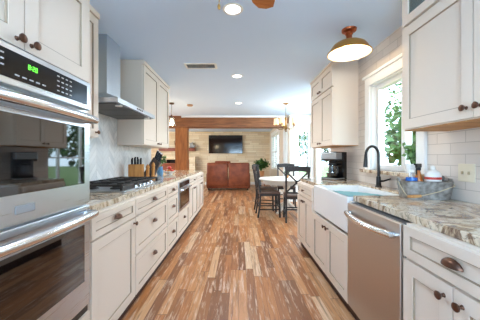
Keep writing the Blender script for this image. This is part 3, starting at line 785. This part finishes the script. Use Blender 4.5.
# plants
def leaf(b, base, d, l, wdt):
    d = d.normalized(); a, n_ = frame_of(d)
    q = random.uniform(0, PI); s = a*math.cos(q) + n_*math.sin(q); up = d.cross(s)
    p = [base, base + d*l*.45 + s*wdt/2 + up*l*.05, base + d*l - up*l*.08, base + d*l*.45 - s*wdt/2 + up*l*.05]
    b.faces.new([b.verts.new(v) for v in p])
def plant(name, label, loc, potr, poth, potm, h, spread, n_, leafm='green', ll=.05, lw=.03):
    r = thing(name, label, 'plant', loc)
    b = NB(); lathe(b, [(0, 0), (potr*.72, 0), (potr, poth), (potr*.9, poth), (potr*.85, poth-.012), (0, poth-.012)], seg=20); obj('pot', b, potm, r, True)
    st = NB(); lf = NB()
    for k in range(n_):
        a = random.uniform(0, 2*PI); s = spread*random.uniform(.15, 1); z = h*random.uniform(.45, 1)
        p0 = Vector((0, 0, poth-.015)); p1 = Vector((s*.35*math.cos(a), s*.35*math.sin(a), poth+z*.5)); p2 = Vector((s*math.cos(a), s*math.sin(a), poth+z))
        tube(st, [p0, p1, p2], .0022 if potr < .1 else .004, 5)
        for j in range(9):
            u = random.uniform(.25, 1); p = p1.lerp(p2, u) if u > .4 else p0.lerp(p1, u/.4)
            leaf(lf, p, Vector((random.uniform(-1, 1), random.uniform(-1, 1), random.uniform(-.3, .9))), ll*random.uniform(.7, 1.2), lw)
    obj('stems', st, 'green', r); obj('foliage', lf, leafm, r)
    return r
plant('potted_plant', 'small leafy plant in white pot on granite window sill', (WX-.005, 2.06, 1.0705), .05, .075, 'white',   .17, .085, 12, 'sill_leaf', .042, .028)

# ---------------------------------------------------------------- left counter objects
r = thing('knife_block', 'light wooden knife block with dark handles beside cooktop', 'knife block', (-1.30, 3.12, CT), .25)
b = NB(); box(b, -.085, .085, -.07, .07, 0, .20, .004); obj('block', b, 'block', r)
for i in range(4):
    for j in range(2):
        b = NB(); v = box(b, -.06+i*.034, -.042+i*.034, -.03+j*.05, -.015+j*.05, .20, .27+.012*((i+j) % 3), .003); obj('knife_handle', b, 'black', r)
for (x, y, h, lab) in ((-1.17, 3.16, .20, 'light wooden pepper mill next to wooden knife block'), (-1.12, 3.22, .225, 'taller light wooden mill, right of the first mill')):
    r = thing('pepper_mill', lab, 'mill', (x, y, CT), 0, 'wooden mills on the left counter')
    b = NB(); lathe(b, [(0, 0), (.026, 0), (.026, h*.12), (.019, h*.35), (.022, h*.66), (.017, h*.7), (0, h*.7)], seg=16); obj('mill_body', b, 'block', r, True)
    b = NB(); lathe(b, [(0, h*.7), (.02, h*.71), (.024, h*.82), (.016, h*.93), (.006, h), (0, h)], seg=16); obj('mill_cap', b, 'block', r, True)
r = thing('slanted_knife_block', 'dark slanted block with silver-tipped handles under the left wall cabinet', 'knife block', (-1.31, 3.62, CT), .15)
b = NB(); prism(b, [(-.11, 0), (.06, 0), (.15, .21), (.06, .29)], -.06, .06); obj('block', b, 'block_dark', r)
for i in range(3):
    for j in range(2):
        b = NB(); p0 = Vector((.078+i*.026, -.03+j*.06, .272-i*.023)); bar(b, p0, p0+Vector((.04, 0, .11)), .016, .022); k = obj('knife_handle', b, 'black', r)
        b = NB(); bar(b, p0+Vector((.04, 0, .11)), p0+Vector((.045, 0, .124)), .017, .023); obj('handle_tip', b, 'chrome', k)
r = thing('flower_vase', 'clear blue-tinted vase of green leaves on left counter', 'vase', (-1.28, 4.0, CT))
b = NB(); lathe(b, [(0, 0), (.045, 0), (.055, .05), (.04, .11), (.048, .14), (.044, .14), (.036, .11), (.05, .05), (0, .006)], seg=20); obj('vase', b, mat('blue_vase', S(96, 140, 176), .15), r, True)
lf = NB(); st = NB()
for k in range(14):
    a = random.uniform(0, 2*PI); s = random.uniform(.02, .10); z = random.uniform(.22, .33)
    tube(st, [(0, 0, .02), (s*.3*math.cos(a), s*.3*math.sin(a), .14), (s*math.cos(a), s*math.sin(a), z)], .0022, 5)
    for j in range(5): leaf(lf, Vector((s*math.cos(a), s*math.sin(a), z-.012*j)), Vector((random.uniform(-1, 1), random.uniform(-1, 1), random.uniform(-.2, 1))), .06, .03)
obj('stems', st, 'green', r); obj('leaves', lf, 'leaf_lt', r)
r = thing('fruit_bowl', 'shallow white bowl of red and orange fruit on left counter', 'bowl', (-1.20, 4.25, CT))
b = NB(); lathe(b, [(0, 0), (.05, 0), (.05, .008), (.12, .055), (.116, .055), (.05, .014), (0, .012)], seg=28); obj('bowl', b, 'white', r, True)
for k, (x, y, z, mm, lab) in enumerate(((-.045, 0, .05, 'red', 'red apple in the fruit bowl, on the left side'), (.045, -.01, .05, 'red', 'red apple in the fruit bowl, on the right side'), (0, .05, .052, 'yellow', 'yellow fruit at the back of the bowl'), (0, -.055, .052, 'amber', 'orange fruit at the front of the bowl'), (0, 0, .105, 'red', 'red apple resting on top of the fruit'))):
    rr = thing('apple' if mm == 'red' else 'fruit', lab, 'fruit', (-1.20+x, 4.25+y, CT+z-.036), 0, 'fruit in the bowl')
    b = NB(); lathe(b, [(0, .004), (.014, 0), (.034, .02), (.038, .04), (.028, .064), (.010, .068), (0, .060)], seg=16); obj('skin', b, mm, rr, True)
    b = NB(); tube(b, [(0, 0, .058), (.003, 0, .078)], .0018, 5); obj('stem', b, 'bark', rr)

# ---------------------------------------------------------------- dining nook
TX, TY = 1.06, 5.40
r = thing('dining_table', 'round white pedestal dining table in the breakfast nook', 'table', (TX, TY, 0))
b = NB(); lathe(b, [(0, .715), (.58, .715), (.605, .722), (.61, .738), (.60, .75), (0, .75)], seg=48); obj('tabletop', b, 'table', r, True)
b = NB(); lathe(b, [(.50, .64), (.52, .64), (.52, .715), (.50, .715), (.50, .64)], seg=48); obj('apron', b, 'table', r, True)
b = NB(); lathe(b, [(0, .05), (.10, .05), (.11, .12), (.06, .22), (.085, .36), (.06, .5), (.09, .62), (.16, .66), (.16, .715), (0, .715)], seg=24); obj('pedestal', b, 'table', r, True)
for k in range(4):
    a = PI/4 + k*PI/2; b = NB(); c, s = math.cos(a), math.sin(a)
    tube(b, [(.04*c, .04*s, .20), (.16*c, .16*s, .14), (.28*c, .28*s, .05), (.36*c, .36*s, .028)], [.04, .036, .03, .027], 10); obj('foot', b, 'table', r, True)
plant('table_plant', 'tiny potted plant in centre of round dining table', (TX+.02, TY+.05, .7505), .045, .06, 'clay', .09, .06, 9, 'green', .04, .024)

def make_chair(label):
    r = thing('dining_chair', label, 'chair', group='dining chairs around the round table')
    # local: front is -y, back at +y
    b = NB(); box(b, -.22, .22, -.22, .20, .475, .505, .012, 3); obj('seat', b, 'seat', r, True)
    b = NB(); box(b, -.205, .205, -.20, -.175, .43, .475); box(b, -.205, .205, .165, .19, .43, .475)
    box(b, -.205, -.18, -.175, .165, .43, .475); box(b, .18, .205, -.175, .165, .43, .475); obj('seat_frame', b, 'chair', r)
    for s in (-1, 1):
        b = NB(); bar(b, (s*.195, -.19, .475), (s*.205, -.205, 0), .034, .034); obj('leg', b, 'chair', r)
        b = NB(); pts = [(s*.20, .235, 0), (s*.195, .19, .30), (s*.195, .19, .50), (s*.20, .235, .80), (s*.205, .275, 1.03)]
        for p, q in zip(pts, pts[1:]): bar(b, p, q, .032, .032)
        obj('leg', b, 'chair', r)
    b = NB(); n_ = 8
    for i in range(n_):
        u0, u1 = i/n_, (i+1)/n_
        f = lambda u: (-.225+.45*u, .275+.02*math.sin(PI*u), .985+.018*math.sin(PI*u))
        bar(b, f(u0), f(u1), .024, .095)
    obj('top_rail', b, 'chair', r)
    b = NB(); bar(b, (-.195, .20, .56), (.2, .258, .94), .014, .028); bar(b, (.195, .20, .56), (-.2, .258, .94), .014, .028)
    cyl(b, (0, .245, .75), .036, .034, 16, 'Y'); obj('cross_brace', b, 'chair', r)
    b = NB(); bar(b, (-.19, .196, .55), (.19, .196, .55), .02, .03); obj('back_rail', b, 'chair', r)
    b = NB(); bar(b, (-.2, -.2, .20), (.2, -.2, .20), .018, .022); bar(b, (-.2, .205, .24), (.2, .205, .24), .018, .022)
    bar(b, (-.2, -.2, .16), (-.2, .21, .16), .018, .022); bar(b, (.2, -.2, .16), (.2, .21, .16), .018, .022); obj('stretcher', b, 'chair', r)
    return r
spots = [(.62, 5.12, math.radians(92), 'dark cross-back dining chair nearest the kitchen aisle, left of table'),
         (.66, 5.78, math.radians(70), 'dark cross-back dining chair behind the aisle-side one, left of table'),
         (1.10, 4.72, math.radians(174), 'dark cross-back dining chair with back turned to right counter end'),
         (1.20, 6.16, math.radians(-8), 'dark cross-back dining chair on the far side of the table')]
ch0 = make_chair(spots[0][3])
for i, (x, y, a, lab) in enumerate(spots):
    c = ch0 if i == 0 else copy_tree(ch0)
    c.location = (x, y, 0); c.rotation_euler = (0, 0, a); c['label'] = lab

# chandelier
r = thing('chandelier', 'brass five-arm chandelier with lit cream shades over the dining table', 'chandelier', (1.03, 5.32, 0))
b = NB(); lathe(b, [(0, H-.03), (.02, H-.03), (.06, H-.012), (.062, H-.0005), (0, H-.0005)], seg=20); obj('canopy', b, 'oldgold', r, True)
b = NB(); tube(b, [(0, 0, 2.12), (0, 0, H-.03)], .006, 8); obj('stem', b, 'oldgold', r, True)
b = NB(); lathe(b, [(0, 1.76), (.012, 1.765), (.02, 1.785), (.01, 1.80), (.03, 1.83), (.04, 1.86), (.018, 1.90), (.016, 2.0), (.028, 2.05), (.012, 2.10), (.008, 2.13), (0, 2.13)], seg=20); obj('column', b, 'oldgold', r, True)
for k in range(5):
    a = math.radians(20 + 72*k); c, s = math.cos(a), math.sin(a); R_ = .21
    b = NB(); tube(b, [(.02*c, .02*s, 1.86), (.08*c, .08*s, 1.82), (.15*c, .15*s, 1.82), (.20*c, .20*s, 1.86), (R_*c, R_*s, 1.905)], .007, 8); arm = obj('arm', b, 'oldgold', r, True)
    b = NB(); lathe(b, [(0, 1.895), (.032, 1.90), (.034, 1.908), (.013, 1.915), (.013, 1.945), (0, 1.945)], (R_*c, R_*s, 0), 14); obj('candle_cup', b, 'oldgold', arm, True)
    b = NB(); lathe(b, [(.056, 1.925), (.046, 2.055), (.0445, 2.055), (.0545, 1.925), (.056, 1.925)], (R_*c, R_*s, 0), 20); obj('lamp_shade', b, 'lampshade', arm, True, label='lit cream fabric shade')
    b = NB(); sphere(b, (R_*c, R_*s, 1.975), .018, 10, 8, (1, 1, 1.6)); obj('bulb', b, 'bulb', arm, True)
light('chandelier_glow', 'POINT', (0, 0, 2.08), 8, WARM, radius=.16, parent=r)

# pendant over the peninsula
r = thing('pendant_light', 'small clear glass pendant lamp with warm bulb near wooden post', 'pendant lamp', (-1.44, 5.28, 0))
b = NB(); lathe(b, [(0, H-.03), (.045, H-.025), (.055, H-.0005), (0, H-.0005)], seg=18); obj('canopy', b, 'bronze', r, True)
b = NB(); tube(b, [(0, 0, 2.12), (0, 0, H-.02)], .004, 6); obj('cord', b, 'black', r)
b = NB(); lathe(b, [(0, 2.06), (.018, 2.06), (.02, 2.11), (.01, 2.13), (0, 2.13)], seg=14); obj('socket', b, 'bronze', r, True)
b = NB(); lathe(b, [(.024, 2.09), (.05, 2.05), (.08, 1.94), (.082, 1.90), (.079, 1.90), (.077, 1.94), (.047, 2.048), (.022, 2.088)], seg=24); obj('glass_shade', b, 'clear', r, True)
b = NB(); sphere(b, (0, 0, 1.995), .035, 14, 10, (1, 1, 1.5)); obj('bulb', b, 'bulb', r, True)
light('pendant_glow', 'POINT', (0, 0, 1.93), 14, WARM, radius=.05, parent=r)

# barn light over the sink
r = thing('barn_light', 'brass barn-style ceiling light with white lining above the sink', 'ceiling light', (1.02, 2.26, 0))
b = NB(); lathe(b, [(0, H-.028), (.035, H-.028), (.062, H-.018), (.066, H-.0005), (0, H-.0005)], seg=24); obj('canopy', b, 'copper', r, True)
b = NB(); lathe(b, [(0, 2.25), (.038, 2.25), (.034, 2.275), (.026, 2.29), (.026, 2.325), (.034, 2.335), (.034, 2.352), (0, 2.352)], seg=20); obj('neck', b, 'copper', r, True)
b = NB(); lathe(b, [(.03, 2.270), (.06, 2.268), (.105, 2.256), (.140, 2.235), (.162, 2.205), (.172, 2.172), (.190, 2.164), (.192, 2.155), (.184, 2.156)], seg=40); obj('shade', b, 'brass', r, True)
b = NB(); lathe(b, [(.184, 2.156), (.168, 2.166), (.157, 2.202), (.136, 2.229), (.102, 2.249), (.058, 2.258), (0, 2.260)], seg=40); obj('shade_lining', b, 'white_in', r, True, label='white enamel lining')
b = NB(); sphere(b, (0, 0, 2.185), .032, 14, 10, (1, 1, 1.2)); lathe(b, [(0, 2.21), (.014, 2.215), (.014, 2.252), (0, 2.252)], seg=12); obj('bulb', b, 'bulb', r, True)
light('barn_glow', 'POINT', (0, 0, 2.135), 11, WARM, radius=.04, parent=r)

# recessed lights
for (x, y, e, lab) in ((-.045, 1.95, 44, 'largest round recessed ceiling light, near top edge'), (-.02, 3.54, 74, 'round recessed ceiling light right of the air vent'), (0, 5.28, 50, 'smallest round recessed ceiling light in front of the wooden beam')):
    r = thing('recessed_light', lab, 'ceiling light', (x, y, 0), 0, 'recessed ceiling lights')
    b = NB(); lathe(b, [(.062, H-.004), (.078, H-.006), (.082, H-.0005), (.062, H-.0005)], seg=32); obj('trim_ring', b, 'white_in', r, True)
    b = NB(); lathe(b, [(0, H-.004), (.062, H-.003), (.062, H-.0005), (0, H-.0005)], seg=32); obj('lens', b, 'lens', r)
    light('downlight', 'SPOT', (0, 0, H-.03), e, NEUT, radius=.06, spot=math.radians(150), blend=.6, parent=r)
# air vent
r = thing('air_vent', 'white louvred air vent in the kitchen ceiling', 'air vent', (-.48, 3.15, 0))
b = NB(); box(b, -.19, .19, -.075, .075, H-.0015, H-.0005); obj('backing', b, 'darkgrey', r)
b = NB()
for s in (-1, 1): box(b, -.20, .20, s*.08-.014, s*.08+.014, H-.008, H-.0005); box(b, s*.19-.014, s*.19+.014, -.07, .07, H-.008, H-.0005)
obj('frame', b, 'white_in', r)
b = NB()
for k in range(16):
    if k in (5, 10): box(b, -.175+k*.0233-.008, -.175+k*.0233+.008, -.066, .066, H-.007, H-.002)
    else:
        v = box(b, -.175+k*.0233-.001, -.175+k*.0233+.001, -.066, .066, H-.012, H-.002); rot(b, v, .5, 'Y', (-.175+k*.0233, 0, H-.007))
obj('louvre', b, 'grey', r)
r = thing('smoke_detector', 'small round tan ceiling detector near the pendant lamp', 'detector', (-1.08, 5.45, 0))
b = NB(); lathe(b, [(0, H-.035), (.05, H-.033), (.065, H-.02), (.068, H-.0005), (0, H-.0005)], seg=24); obj('housing', b, mat('tan', S(168, 132, 104), .6), r, True)
b = NB(); lathe(b, [(0, H-.038), (.012, H-.038), (.014, H-.034), (0, H-.034)], seg=12); obj('test_button', b, 'grey', r, True)

# ceiling fan above the camera
r = thing('ceiling_fan', 'wooden-bladed ceiling fan, one blade tip showing at top edge', 'ceiling fan', (-.045, .86, 0))
b = NB(); lathe(b, [(0, H-.05), (.04, H-.05), (.07, H-.02), (.07, H-.0005), (0, H-.0005)], seg=20); tube(b, [(0, 0, 2.18), (0, 0, H-.04)], .012, 10); obj('downrod', b, 'bronze', r, True)
b = NB(); lathe(b, [(0, 2.07), (.06, 2.07), (.10, 2.09), (.105, 2.15), (.06, 2.185), (0, 2.19)], seg=28); obj('motor', b, 'bronze', r, True)
for k in range(5):
    a = math.radians(71 + 72*k); b = NB(); c, s = math.cos(a), math.sin(a)
    def P(u, v, z): return (u*c - v*s, u*s + v*c, z)
    pl = [(.14, -.045), (.58, -.066), (.64, -.045), (.655, 0), (.64, .045), (.58, .066), (.14, .045)]
    A = [b.verts.new(P(u, v, 2.095 + v*.12)) for u, v in pl]; B_ = [b.verts.new(P(u, v, 2.102 + v*.12)) for u, v in pl]
    b.faces.new(A); b.faces.new(B_[::-1])
    for i in range(7): b.faces.new((A[i], B_[i], B_[(i+1) % 7], A[(i+1) % 7]))
    bl = obj('blade', b, 'blade', r)
    b = NB(); bar(b, P(.08, 0, 2.092), P(.22, 0, 2.091), .03, .006); obj('blade_iron', b, 'bronze', bl)
b = NB()
tube(b, [(-.03, .098, 2.09), (-.04, .25, 2.07), (-.043, .25, 1.885)], .0018, 6); sphere(b, (-.043, .25, 1.88), .007, 10, 8, (1, 1, 2.0)); obj('pull_chain', b, 'brass', r)

# ---------------------------------------------------------------- living room
def sofa(name, label, cat, loc, rz, wd, n_):
    """origin at floor, local back faces -y"""
    r = thing(name, label, cat, loc, rz); h = wd/2
    b = NB(); box(b, -h+.02, h-.02, -.40, .45, .07, .40, .03, 3); obj('base', b, 'leather', r, True)
    bw = (wd-.04)/n_
    for k in range(n_):
        x0 = -h+.02+k*bw
        b = NB(); v = box(b, x0+.012, x0+bw-.012, -.46, -.22, .14, 1.02, .06, 4)
        for q in v:
            if q.co.z > .9: q.co.y -= .04
            q.co.y += .012*math.sin(q.co.x*9)*(.6 if q.co.z < .5 else 0)
        bk = obj('back_cushion', b, 'leather', r, True)
        b = NB(); tube(b, [(x0+.03, -.47, .98), (x0+bw/2, -.508, .995), (x0+bw-.03, -.47, .98)], .008, 6)
        tube(b, [(x0+.03, -.458, .42), (x0+bw/2, -.476, .36), (x0+bw-.03, -.458, .42)], .008, 6); obj('seam', b, 'leather', bk, True)
        b = NB(); box(b, x0+.07, x0+bw-.07, -.24, .46, .36, .52, .05, 4); obj('seat_cushion', b, 'leather', r, True)
    for s in (-1, 1):
        b = NB(); box(b, min(s*h, s*(h-.16)), max(s*h, s*(h-.16)), -.36, .46, .09, .64, .05, 4); obj('armrest', b, 'leather', r, True)
    for x in (-h+.1, h-.1):
        for y in (-.36, .40):
            b = NB(); cyl(b, (x, y, 0), .025, .075, 12); obj('foot', b, 'black', r, True)
    return r
sofa('loveseat', 'brown leather loveseat seen from behind, facing the television', 'sofa', (-.38, 9.45, 0), 0, 1.64, 2)
sofa('armchair', 'brown leather armchair in the living room behind wooden post', 'armchair', (-2.25, 8.75, 0), .25, .98, 1)
r = thing('throw_pillow', 'dark red throw pillow on top edge of leather loveseat', 'pillow', (-.60, 9.33, .84), .05)
b = NB(); v = box(b, -.30, .30, -.05, .07, 0.0, .24, .045, 4); obj('cover', b, 'cloth_red', r, True)

r = thing('television', 'large flat black television mounted on the brick wall', 'television', (-.575, 10.998, 0), 0)
b = NB(); box(b, -.755, .755, -.075, -.03, 1.40, 2.205, .006); obj('casing', b, 'blackgloss', r)
b = NB(); box(b, -.735, .735, -.078, -.075, 1.425, 2.185); obj('screen', b, 'screen', r)
b = NB(); box(b, -.2, .2, -.03, 0, 1.6, 2.0); obj('wall_mount', b, 'black', r)

r = thing('fireplace', 'low dark firebox in pale brick at left of living room', 'fireplace', (-2.65, 10.998, 0))
b = NB(); box(b, -.75, -.5, -.30, 0, 0, 1.25); box(b, .5, .75, -.30, 0, 0, 1.25); box(b, -.5, .5, -.30, 0, 1.13, 1.25); obj('surround', b, 'stone', r)
b = NB(); box(b, -.5, .5, -.06, -.01, .05, 1.13); box(b, -.5, -.47, -.28, -.06, .05, 1.13); box(b, .47, .5, -.28, -.06, .05, 1.13); obj('firebox', b, 'brick_dark', r)
b = NB(); box(b, -.85, .85, -.55, 0, 0, .05); obj('hearth', b, 'stone', r)
b = NB(); box(b, -3.5, -1.92, 10.72, 10.998, 1.50, 1.64, .008); tag(obj('mantel_shelf', b, 'mantel'), 'thick dark wooden mantel shelf on brick wall behind post', 'shelf')
r = thing('urn', 'dark round urn on the mantel shelf, left of post', 'urn', (-2.72, 10.86, 1.6405))
b = NB(); lathe(b, [(0, 0), (.05, 0), (.045, .03), (.10, .12), (.11, .2), (.07, .28), (.045, .32), (.06, .36), (.05, .36), (0, .34)], seg=24); obj('vessel', b, 'bronze', r, True)
b = NB()
for s in (-1, 1): tube(b, [(s*.06, 0, .33), (s*.13, 0, .30), (s*.12, 0, .22), (s*.095, 0, .17)], .010, 8)
obj('handle', b, 'bronze', r, True)
r = thing('mantel_sculpture', 'grey-brown wing-shaped ornament on mantel shelf, right of post', 'ornament', (-2.06, 10.86, 1.6405))
b = NB(); box(b, -.08, .08, -.05, .05, 0, .03, .004); obj('plinth', b, 'darkgrey', r)
b = NB(); prism(b, [(-.10, .03), (.10, .03), (.15, .10), (.04, .14), (.02, .27), (-.05, .20), (-.13, .25), (-.08, .12)], -.03, .03); obj('figure', b, 'grey', r)

# plant on a stand beside the loveseat
r = thing('plant_stand', 'small round wooden plant stand right of the loveseat', 'stand', (.80, 8.75, 0))
b = NB(); lathe(b, [(0, .50), (.20, .50), (.21, .515), (.20, .53), (0, .53)], seg=28); obj('top', b, 'stand', r, True)
for k in range(3):
    a = PI/2+k*2*PI/3; b = NB(); tube(b, [(.09*math.cos(a), .09*math.sin(a), .50), (.18*math.cos(a), .18*math.sin(a), 0)], [.018, .013], 10); obj('leg', b, 'stand', r, True)
plant('potted_plant', 'bushy green plant in clay pot on the wooden plant stand', (.80, 8.75, .5305), .13, .20, 'clay', .42, .30, 26, 'green', .14, .075)

# ---------------------------------------------------------------- trees outside
def tree(label, loc, h, R_, n_, m):
    r = thing('tree', label, 'tree', loc, random.uniform(0, 6), 'garden trees outside the windows')
    b = NB(); tube(b, [(0, 0, 0), (.05, .02, h*.3), (-.03, .05, h*.6), (.02, 0, h*.85)], [.13, .10, .07, .03], 8); obj('trunk', b, 'bark', r, True)
    b = NB()
    cl = [(Vector((random.uniform(-1, 1)*R_*.7, random.uniform(-1, 1)*R_*.7, h*random.uniform(.3, .95))), R_*random.uniform(.35, .6)) for _ in range(16)]
    for k in range(n_):
        c, q = random.choice(cl); d = Vector((random.gauss(0, 1), random.gauss(0, 1), random.gauss(0, 1))).normalized()
        leaf(b, c + d*q*random.uniform(.5, 1), d + Vector((random.uniform(-.8, .8), random.uniform(-.8, .8), random.uniform(-.8, .4))), .24, .15)
    obj('foliage', b, m, r)
for (x, y, h, R_, m, lab) in ((7.9, 11.2, 4.6, 1.5, 'leaf_lt', 'pale green tree outside, seen in the middle of sink window'), (5.2, 6.7, 2.6, .8, 'green', 'darker bushy tree outside, at right side of sink window'),
                              (3.4, 12.0, 4.8, 1.5, 'leaf_lt', 'pale tree outside the breakfast nook window'), (9.2, 6.6, 5.0, 1.7, 'leaf_lt', 'tall pale tree outside, farther right through sink window'), (3.9, 9.3, 4.2, .9, 'green', 'green tree beyond the nook window, mirrored in upper oven glass')):
    tree(lab, (x, y, -.151), h, R_, 1500, m)
